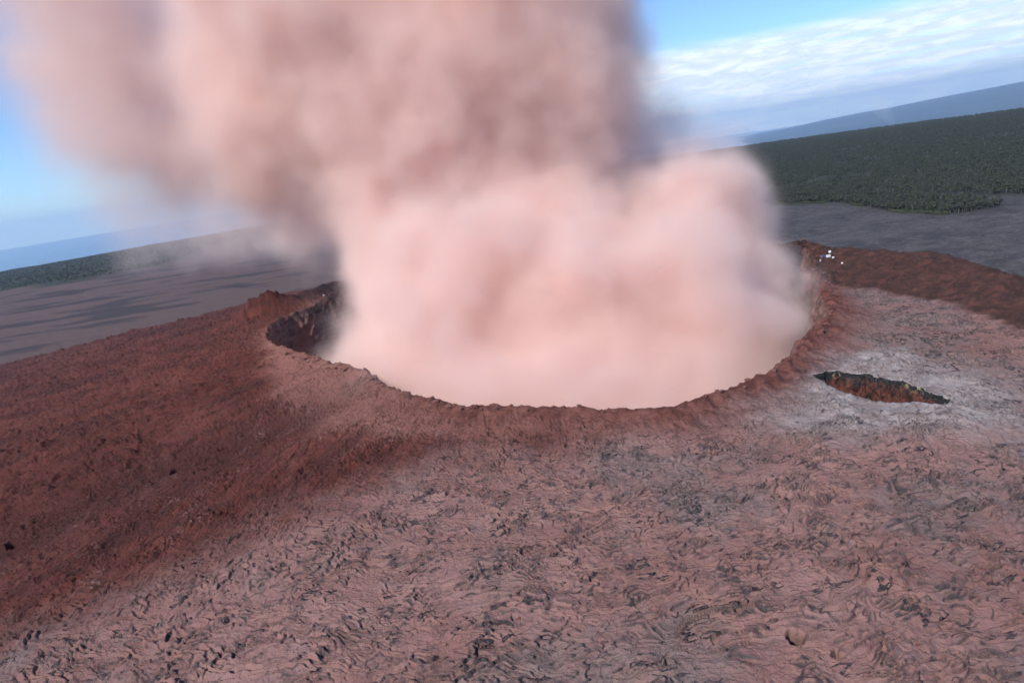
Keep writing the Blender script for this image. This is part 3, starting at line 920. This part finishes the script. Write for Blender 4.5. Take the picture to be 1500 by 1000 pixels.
def trunk_data(h, cl, rad):
    V, F = [], []
    tube(V, F, (0, 0, -0.6), (0.1, 0.05, h * .5), rad, rad * .6)
    tube(V, F, (0.1, 0.05, h * .5), (0.0, 0.1, h * .85), rad * .6, rad * .2)
    for c in cl[:5]:
        tube(V, F, (0.08, 0.05, h * .42), c[:3], rad * .42, rad * .12, 4)
    return np.array(V), np.array(F)


def plain_mesh(name, V, F, mat):
    me = bpy.data.meshes.new(name)
    me.from_pydata([tuple(v) for v in V], [], [tuple(int(i) for i in f) for f in F])
    me.materials.append(mat)
    return me


variants = []
for i, (h, w, n) in enumerate(((10.5, 6.5, 110), (8.5, 6.0, 100), (12.5, 5.5, 110), (7.0, 5.5, 90))):
    cv_, cf_, cl_ = crown_data(50 + i, h, w, n)
    tv_, tf_ = trunk_data(h, cl_, 0.26)
    variants.append((plain_mesh('crown', cv_, cf_, M_LEAF), plain_mesh('trunk', tv_, tf_, M_BARK)))


def new_obj(name, me, parent=None, loc=None):
    o = bpy.data.objects.new(name, me)
    COL.objects.link(o)
    if parent:
        o.parent = parent
    if loc is not None:
        o.location = loc
    return o


# front row of trees along the lava, each its own thing
edge_px = [(1135, 300), (1225, 297), (1260, 301), (1325, 310), (1400, 313), (1468, 303)]
eg = np.array([gp(p[0], p[1], -50.0) for p in edge_px])
seg = np.hypot(*np.diff(eg, axis=0).T); cum_ = np.concatenate([[0], np.cumsum(seg)])
n_edge = 120
row = []
for i in range(n_edge):
    s_ = (i + rng.random()) / n_edge * cum_[-1]
    ex_, ey_ = np.interp(s_, cum_, eg[:, 0]), np.interp(s_, cum_, eg[:, 1])
    dd = math.hypot(ex_, ey_)
    back = rng.uniform(3, 14)
    row.append((ex_ * (1 + back / dd), ey_ * (1 + back / dd)))
row = np.array(row)
rz = surface(row[:, 0], row[:, 1], False)
src = []
for i in range(n_edge):
    cme_, tme_ = variants[i % 4]
    e = new_obj('forest_tree', None, None, (row[i, 0], row[i, 1], rz[i] - 0.2))
    sc = rng.uniform(0.6, 1.0)
    e.scale = (sc * rng.uniform(.85, 1.15), sc, sc)
    e.rotation_euler = (0, 0, rng.uniform(0, 6.28))
    tag(e, 'pale trunked leafy tree in the front row where the forest meets the lava', 'tree', 'trees along the forest edge')
    new_obj('trunk', tme_, e)
    new_obj('crown', cme_, e)


# the rest of the wood reads as one mass
def scatter(name, P, Zs, sizes, kinds, metas, label, cat):
    me = bpy.data.meshes.new(name)
    me.vertices.add(len(P))
    me.vertices.foreach_set('co', np.column_stack([P, Zs]).astype(np.float32).ravel())
    for k, arr, ty in (('size', sizes, 'FLOAT'), ('spin', np.random.RandomState(3).rand(len(P)) * 6.28, 'FLOAT')):
        a_ = me.attributes.new(k, ty, 'POINT'); a_.data.foreach_set('value', np.ascontiguousarray(arr, np.float32))
    a_ = me.attributes.new('sort', 'INT', 'POINT'); a_.data.foreach_set('value', np.ascontiguousarray(kinds, np.int32))
    o = new_obj(name, me)
    ng = bpy.data.node_groups.new(name, 'GeometryNodeTree')
    ng.interface.new_socket('Geometry', in_out='INPUT', socket_type='NodeSocketGeometry')
    ng.interface.new_socket('Geometry', in_out='OUTPUT', socket_type='NodeSocketGeometry')
    t = NT(ng)
    gi = t.n('NodeGroupInput').outputs[0]
    join = t.n('GeometryNodeJoinGeometry')
    na = lambda n_, ty: t.n('GeometryNodeInputNamedAttribute', {'Name': n_}, data_type=ty).outputs[0]
    for i, ob in enumerate(metas):
        sel = t.n('FunctionNodeCompare', {2: na('sort', 'INT'), 3: i}, data_type='INT', operation='EQUAL').outputs[0]
        oi = t.n('GeometryNodeObjectInfo', {0: ob}, transform_space='ORIGINAL').outputs['Geometry']
        rv = t.n('ShaderNodeCombineXYZ', {2: na('spin', 'FLOAT')}).outputs[0]
        ip = t.n('GeometryNodeInstanceOnPoints', {'Points': gi, 'Selection': sel, 'Instance': oi, 'Rotation': rv, 'Scale': na('size', 'FLOAT')}).outputs[0]
        t.nt.links.new(ip, join.inputs[0])
    t.n('NodeGroupOutput', {0: join.outputs[0]})
    o.modifiers.new('scatter', 'NODES').node_group = ng
    tag(o, label, cat, None, 'stuff')
    return o


metas = []
for i, (cme_, tme_) in enumerate(variants):
    import bmesh
    bm = bmesh.new(); bm.from_mesh(cme_)
    for f in bm.faces: f.material_index = 0
    n0 = len(bm.faces)
    bm.from_mesh(tme_); bm.faces.ensure_lookup_table()
    for f in bm.faces[n0:]: f.material_index = 1
    me = bpy.data.meshes.new('whole_tree'); bm.to_mesh(me); bm.free()
    me.materials.append(M_LEAF); me.materials.append(M_BARK)
    metas.append(bpy.data.objects.new('whole_tree', me))
sn_v, sn_f = trunk_data(9.5, [(1.1, .3, 7.5), (-.9, .5, 8.2), (.2, -1.0, 6.8)], 0.3)
metas.append(bpy.data.objects.new('bare_trunk', plain_mesh('bare_trunk', sn_v, sn_f, M_BARK)))
rs2 = np.random.RandomState(5)
FP = pts_in(FOREST, 60000, 21)
dd = np.hypot(FP[:, 0], FP[:, 1])
gap = fbm(FP[:, 0], FP[:, 1], 260, 3, 501)
FP = FP[gap > -0.33]; dd = np.hypot(FP[:, 0], FP[:, 1])
sz = rs2.uniform(0.5, 0.98, len(FP)) * (1 + 0.35 * sstep(1200, 3000, dd))
scatter('forest', FP, surface(FP[:, 0], FP[:, 1], False) - 0.3, sz, rs2.randint(0, 5, len(FP)), metas,
        'dense dark green forest covering the plain to the horizon', 'forest')
# bright ferns along the edge
fe = []
for i in range(1400):
    s_ = rng.random() * cum_[-1] * 0.85
    if perlin(np.array([s_ / 35.0]), np.array([0.5]), 9)[0] < -0.05:
        continue
    ex_, ey_ = np.interp(s_, cum_, eg[:, 0]), np.interp(s_, cum_, eg[:, 1])
    k_ = 1 + rng.uniform(-8, 26) / math.hypot(ex_, ey_)
    fe.append((ex_ * k_, ey_ * k_))
fe = np.array(fe)
fv, ff, _ = crown_data(90, 1.6, 1.8, 46, 0.0)
fern = bpy.data.objects.new('fern_clump', plain_mesh('fern_clump', fv, ff, M_FERN))
scatter('ferns', fe, surface(fe[:, 0], fe[:, 1], False) - 0.1, rs2.uniform(.7, 1.6, len(fe)), np.zeros(len(fe)), [fern],
        'bright green ferns growing along the forest edge', 'ferns')
# low scrub on the left plain
GP_ = pts_in(GRASS, 7000, 33)
scatter('scrub', GP_, surface(GP_[:, 0], GP_[:, 1], False) - 0.2, rs2.uniform(.3, .75, len(GP_)), rs2.randint(0, 4, len(GP_)), metas[:4],
        'low green scrub on the far plain left of the plume', 'scrub')

# ------------------------------------------------------------------ instruments left on the rim
def simple_mat(name, c1, c2, rough=0.5, scale=2.0):
    m, t = material(name)
    finish(t, t.mix(t.rng(t.noise(t.n('ShaderNodeTexCoord').outputs['Object'], scale, 4, 0.6), 0.4, 0.7), c1, c2), rough, spec=0.4)
    return m


M_WHITE = simple_mat('white_paint', (0.80, 0.80, 0.79), (0.66, 0.62, 0.59))
M_BLACK = simple_mat('black_plastic', (0.02, 0.02, 0.022), (0.045, 0.04, 0.04))
M_STEEL = simple_mat('galvanised_steel', (0.45, 0.45, 0.46), (0.32, 0.32, 0.33), 0.4)
M_CELL = simple_mat('solar_cells', (0.05, 0.08, 0.20), (0.08, 0.12, 0.27), 0.15)


def box(V, F, c, s, rx=0.0):
    k = len(V); cr, sr = math.cos(rx), math.sin(rx)
    for z in (-.5, .5):
        for x, y in ((-.5, -.5), (.5, -.5), (.5, .5), (-.5, .5)):
            px, py, pz = x * s[0], y * s[1], z * s[2]
            V.append(np.array([c[0] + px, c[1] + py * cr - pz * sr, c[2] + py * sr + pz * cr]))
    for f in ((3, 2, 1, 0), (4, 5, 6, 7), (0, 1, 5, 4), (1, 2, 6, 5), (2, 3, 7, 6), (3, 0, 4, 7)):
        F.append(tuple(k + i for i in f))


def part(name, parent, mat, build):
    V, F = [], []
    build(V, F)
    me = plain_mesh(name, V, F, mat)
    bm = bmesh.new(); bm.from_mesh(me)
    if len(F) <= 12:
        bmesh.ops.bevel(bm, geom=bm.edges[:], offset=0.02, segments=1, affect='EDGES')
    bm.to_mesh(me); bm.free()
    return new_obj(name, me, parent)


def place(name, px, py, label, cat, rz_=0.0, group=None):
    x, y = gp(px, py, 3.0)
    for _ in range(4):
        z = float(surface(np.array([x]), np.array([y]), False)[0])
        x, y = gp(px, py, z)
    e = new_obj(name, None, None, (x, y, z - 0.05))
    e.rotation_euler = (0, 0, rz_)
    return tag(e, label, cat, group)


def storage_box(px, py, s, label, rz_):
    e = place('equipment_case', px, py, label, 'equipment case', rz_)
    b_ = part('body', e, M_WHITE, lambda V, F: box(V, F, (0, 0, .45 * s), (1.3 * s, .8 * s, .9 * s)))
    part('lid', e, M_WHITE, lambda V, F: box(V, F, (0, 0, .96 * s), (1.36 * s, .86 * s, .12 * s)))
    part('latch', e, M_STEEL, lambda V, F: box(V, F, (0, -.42 * s, .86 * s), (.16 * s, .05 * s, .2 * s)))


storage_box(1220.5, 378, 0.7, 'white equipment case standing right beside the instrument cabinet on the brown ridge', 0.5)
storage_box(1233.5, 386, 0.55, 'white equipment case set apart on the bare red ground below the instrument cabinet', -0.4)
storage_box(1201.5, 382.5, 0.5, 'small white equipment case in front of the blue solar panel', 0.2)
storage_box(1259, 379, 0.5, 'dusty white equipment case among the dark rocks of the brown ridge', 0.9)
storage_box(466, 434.5, 0.75, 'white equipment case on the dusty rim left of the plume, clear of the dust', 0.3)
storage_box(474.5, 433, 0.75, 'white equipment case on the rim left of the plume, half lost in the dust', -0.2)
e = place('solar_panel', 1205.5, 377.5, 'tilted blue solar panel on a steel frame on the brown ridge', 'solar panel', 0.25)
pn = part('panel', e, M_CELL, lambda V, F: box(V, F, (0, 0, .85), (1.9, 1.2, .05), 0.5))
for sx in (-.98, .98):
    part('frame', e, M_STEEL, lambda V, F: box(V, F, (sx, 0, .85), (.06, 1.26, .08), 0.5))
for sx in (-.8, .8):
    part('leg', e, M_STEEL, lambda V, F: tube(V, F, (sx, .45, -.1), (sx, .45, 1.05), .04, .04, 6))
    part('leg', e, M_STEEL, lambda V, F: tube(V, F, (sx, -.45, -.1), (sx, -.45, .62), .04, .04, 6))
e = place('instrument_cabinet', 1213.5, 378.5, 'white instrument cabinet with black base on the brown ridge', 'cabinet', 0.15)
part('base', e, M_BLACK, lambda V, F: box(V, F, (0, 0, .28), (2.1, 1.1, .7)))
cb = part('body', e, M_WHITE, lambda V, F: box(V, F, (0, 0, 1.1), (1.7, 1.0, .95)))
part('door', cb, M_WHITE, lambda V, F: box(V, F, (0, -.52, 1.1), (1.3, .05, .8)))
part('roof', e, M_WHITE, lambda V, F: box(V, F, (0, 0, 1.66), (1.9, 1.2, .12)))
e = place('antenna_mast', 1215.5, 376.5, 'white antenna mast with a dish behind the instrument cabinet', 'antenna', -0.3)
part('pole', e, M_STEEL, lambda V, F: tube(V, F, (0, 0, -.2), (0, 0, 3.0), .05, .04, 8))


def dish(V, F):
    n = 12
    V.append(np.array([0, 0.12, 2.7]))
    for rr_, dp in ((.3, .06), (.6, -.12)):
        for i in range(n):
            g = 2 * math.pi * i / n
            V.append(np.array([rr_ * math.cos(g), dp, 2.7 + rr_ * math.sin(g)]))
    for i in range(n):
        F.append((0, 1 + i, 1 + (i + 1) % n))
        F.append((1 + i, 1 + n + i, 1 + n + (i + 1) % n, 1 + (i + 1) % n))


part('dish', e, M_WHITE, dish)

# ------------------------------------------------------------------ loose blocks on the rim and in the pit
def rock_mesh(seed, mat):
    bm = bmesh.new()
    bmesh.ops.create_icosphere(bm, subdivisions=1, radius=0.5)
    r_ = random.Random(seed)
    for v in bm.verts:
        v.co *= r_.uniform(0.72, 1.2)
        v.co.z *= 0.75
    me = bpy.data.meshes.new('lava_block'); bm.to_mesh(me); bm.free()
    me.materials.append(mat)
    return me


M_BLOCK = simple_mat('red_lava_block', (0.15, 0.058, 0.045), (0.075, 0.035, 0.030), 0.95, 1.5)
M_GREYB = simple_mat('grey_lava_block', (0.16, 0.13, 0.125), (0.05, 0.045, 0.046), 0.95, 1.5)
rk = [rock_mesh(i, M_BLOCK) for i in range(6)]
rg = [rock_mesh(20 + i, M_GREYB) for i in range(5)]


def put_blocks(parent, pts, sizes, meshes, sink=0.2):
    P = np.array(pts)
    zz = surface(P[:, 0], P[:, 1], False)
    for i, (p, s_) in enumerate(zip(pts, sizes)):
        o = new_obj('lava_block', meshes[i % len(meshes)], parent, (p[0], p[1], float(zz[i]) + s_ * (0.3 - sink)))
        o.rotation_euler = (rng.uniform(-.4, .4), rng.uniform(-.4, .4), rng.uniform(0, 6.28))
        o.scale = (s_ * rng.uniform(.8, 1.4), s_ * rng.uniform(.8, 1.2), s_)


pts, szs = [], []
for i in range(270):
    a_ = rng.uniform(-2.9, 0.55)
    r_ = float(rim_r(np.array([a_]))[0]) + abs(rng.gauss(0.5, 3.0)) + 0.3
    pts.append((CC[0] + math.cos(a_) * r_, CC[1] + math.sin(a_) * r_)); szs.append(rng.uniform(.35, 1.0) ** 1.5 * 2.0)
put_blocks(cr_o, pts, szs, rk)
pts, szs = [], []
for i in range(60):
    a_ = rng.uniform(-math.pi, math.pi)
    r_ = float(pit_r(np.array([a_]))[0]) * rng.uniform(1.04, 1.16)
    pts.append((PC[0] + math.cos(a_) * r_, PC[1] + math.sin(a_) * r_)); szs.append(rng.uniform(.3, .75))
put_blocks(pit_o, pts, szs, rg)
pts, szs = [], []
for i in range(110):
    px, py = rng.uniform(30, 1480), rng.uniform(640, 990)
    pts.append(gp(px, py, -5)); szs.append(rng.uniform(.25, .7))
put_blocks(ground, pts, szs, rg + rk)
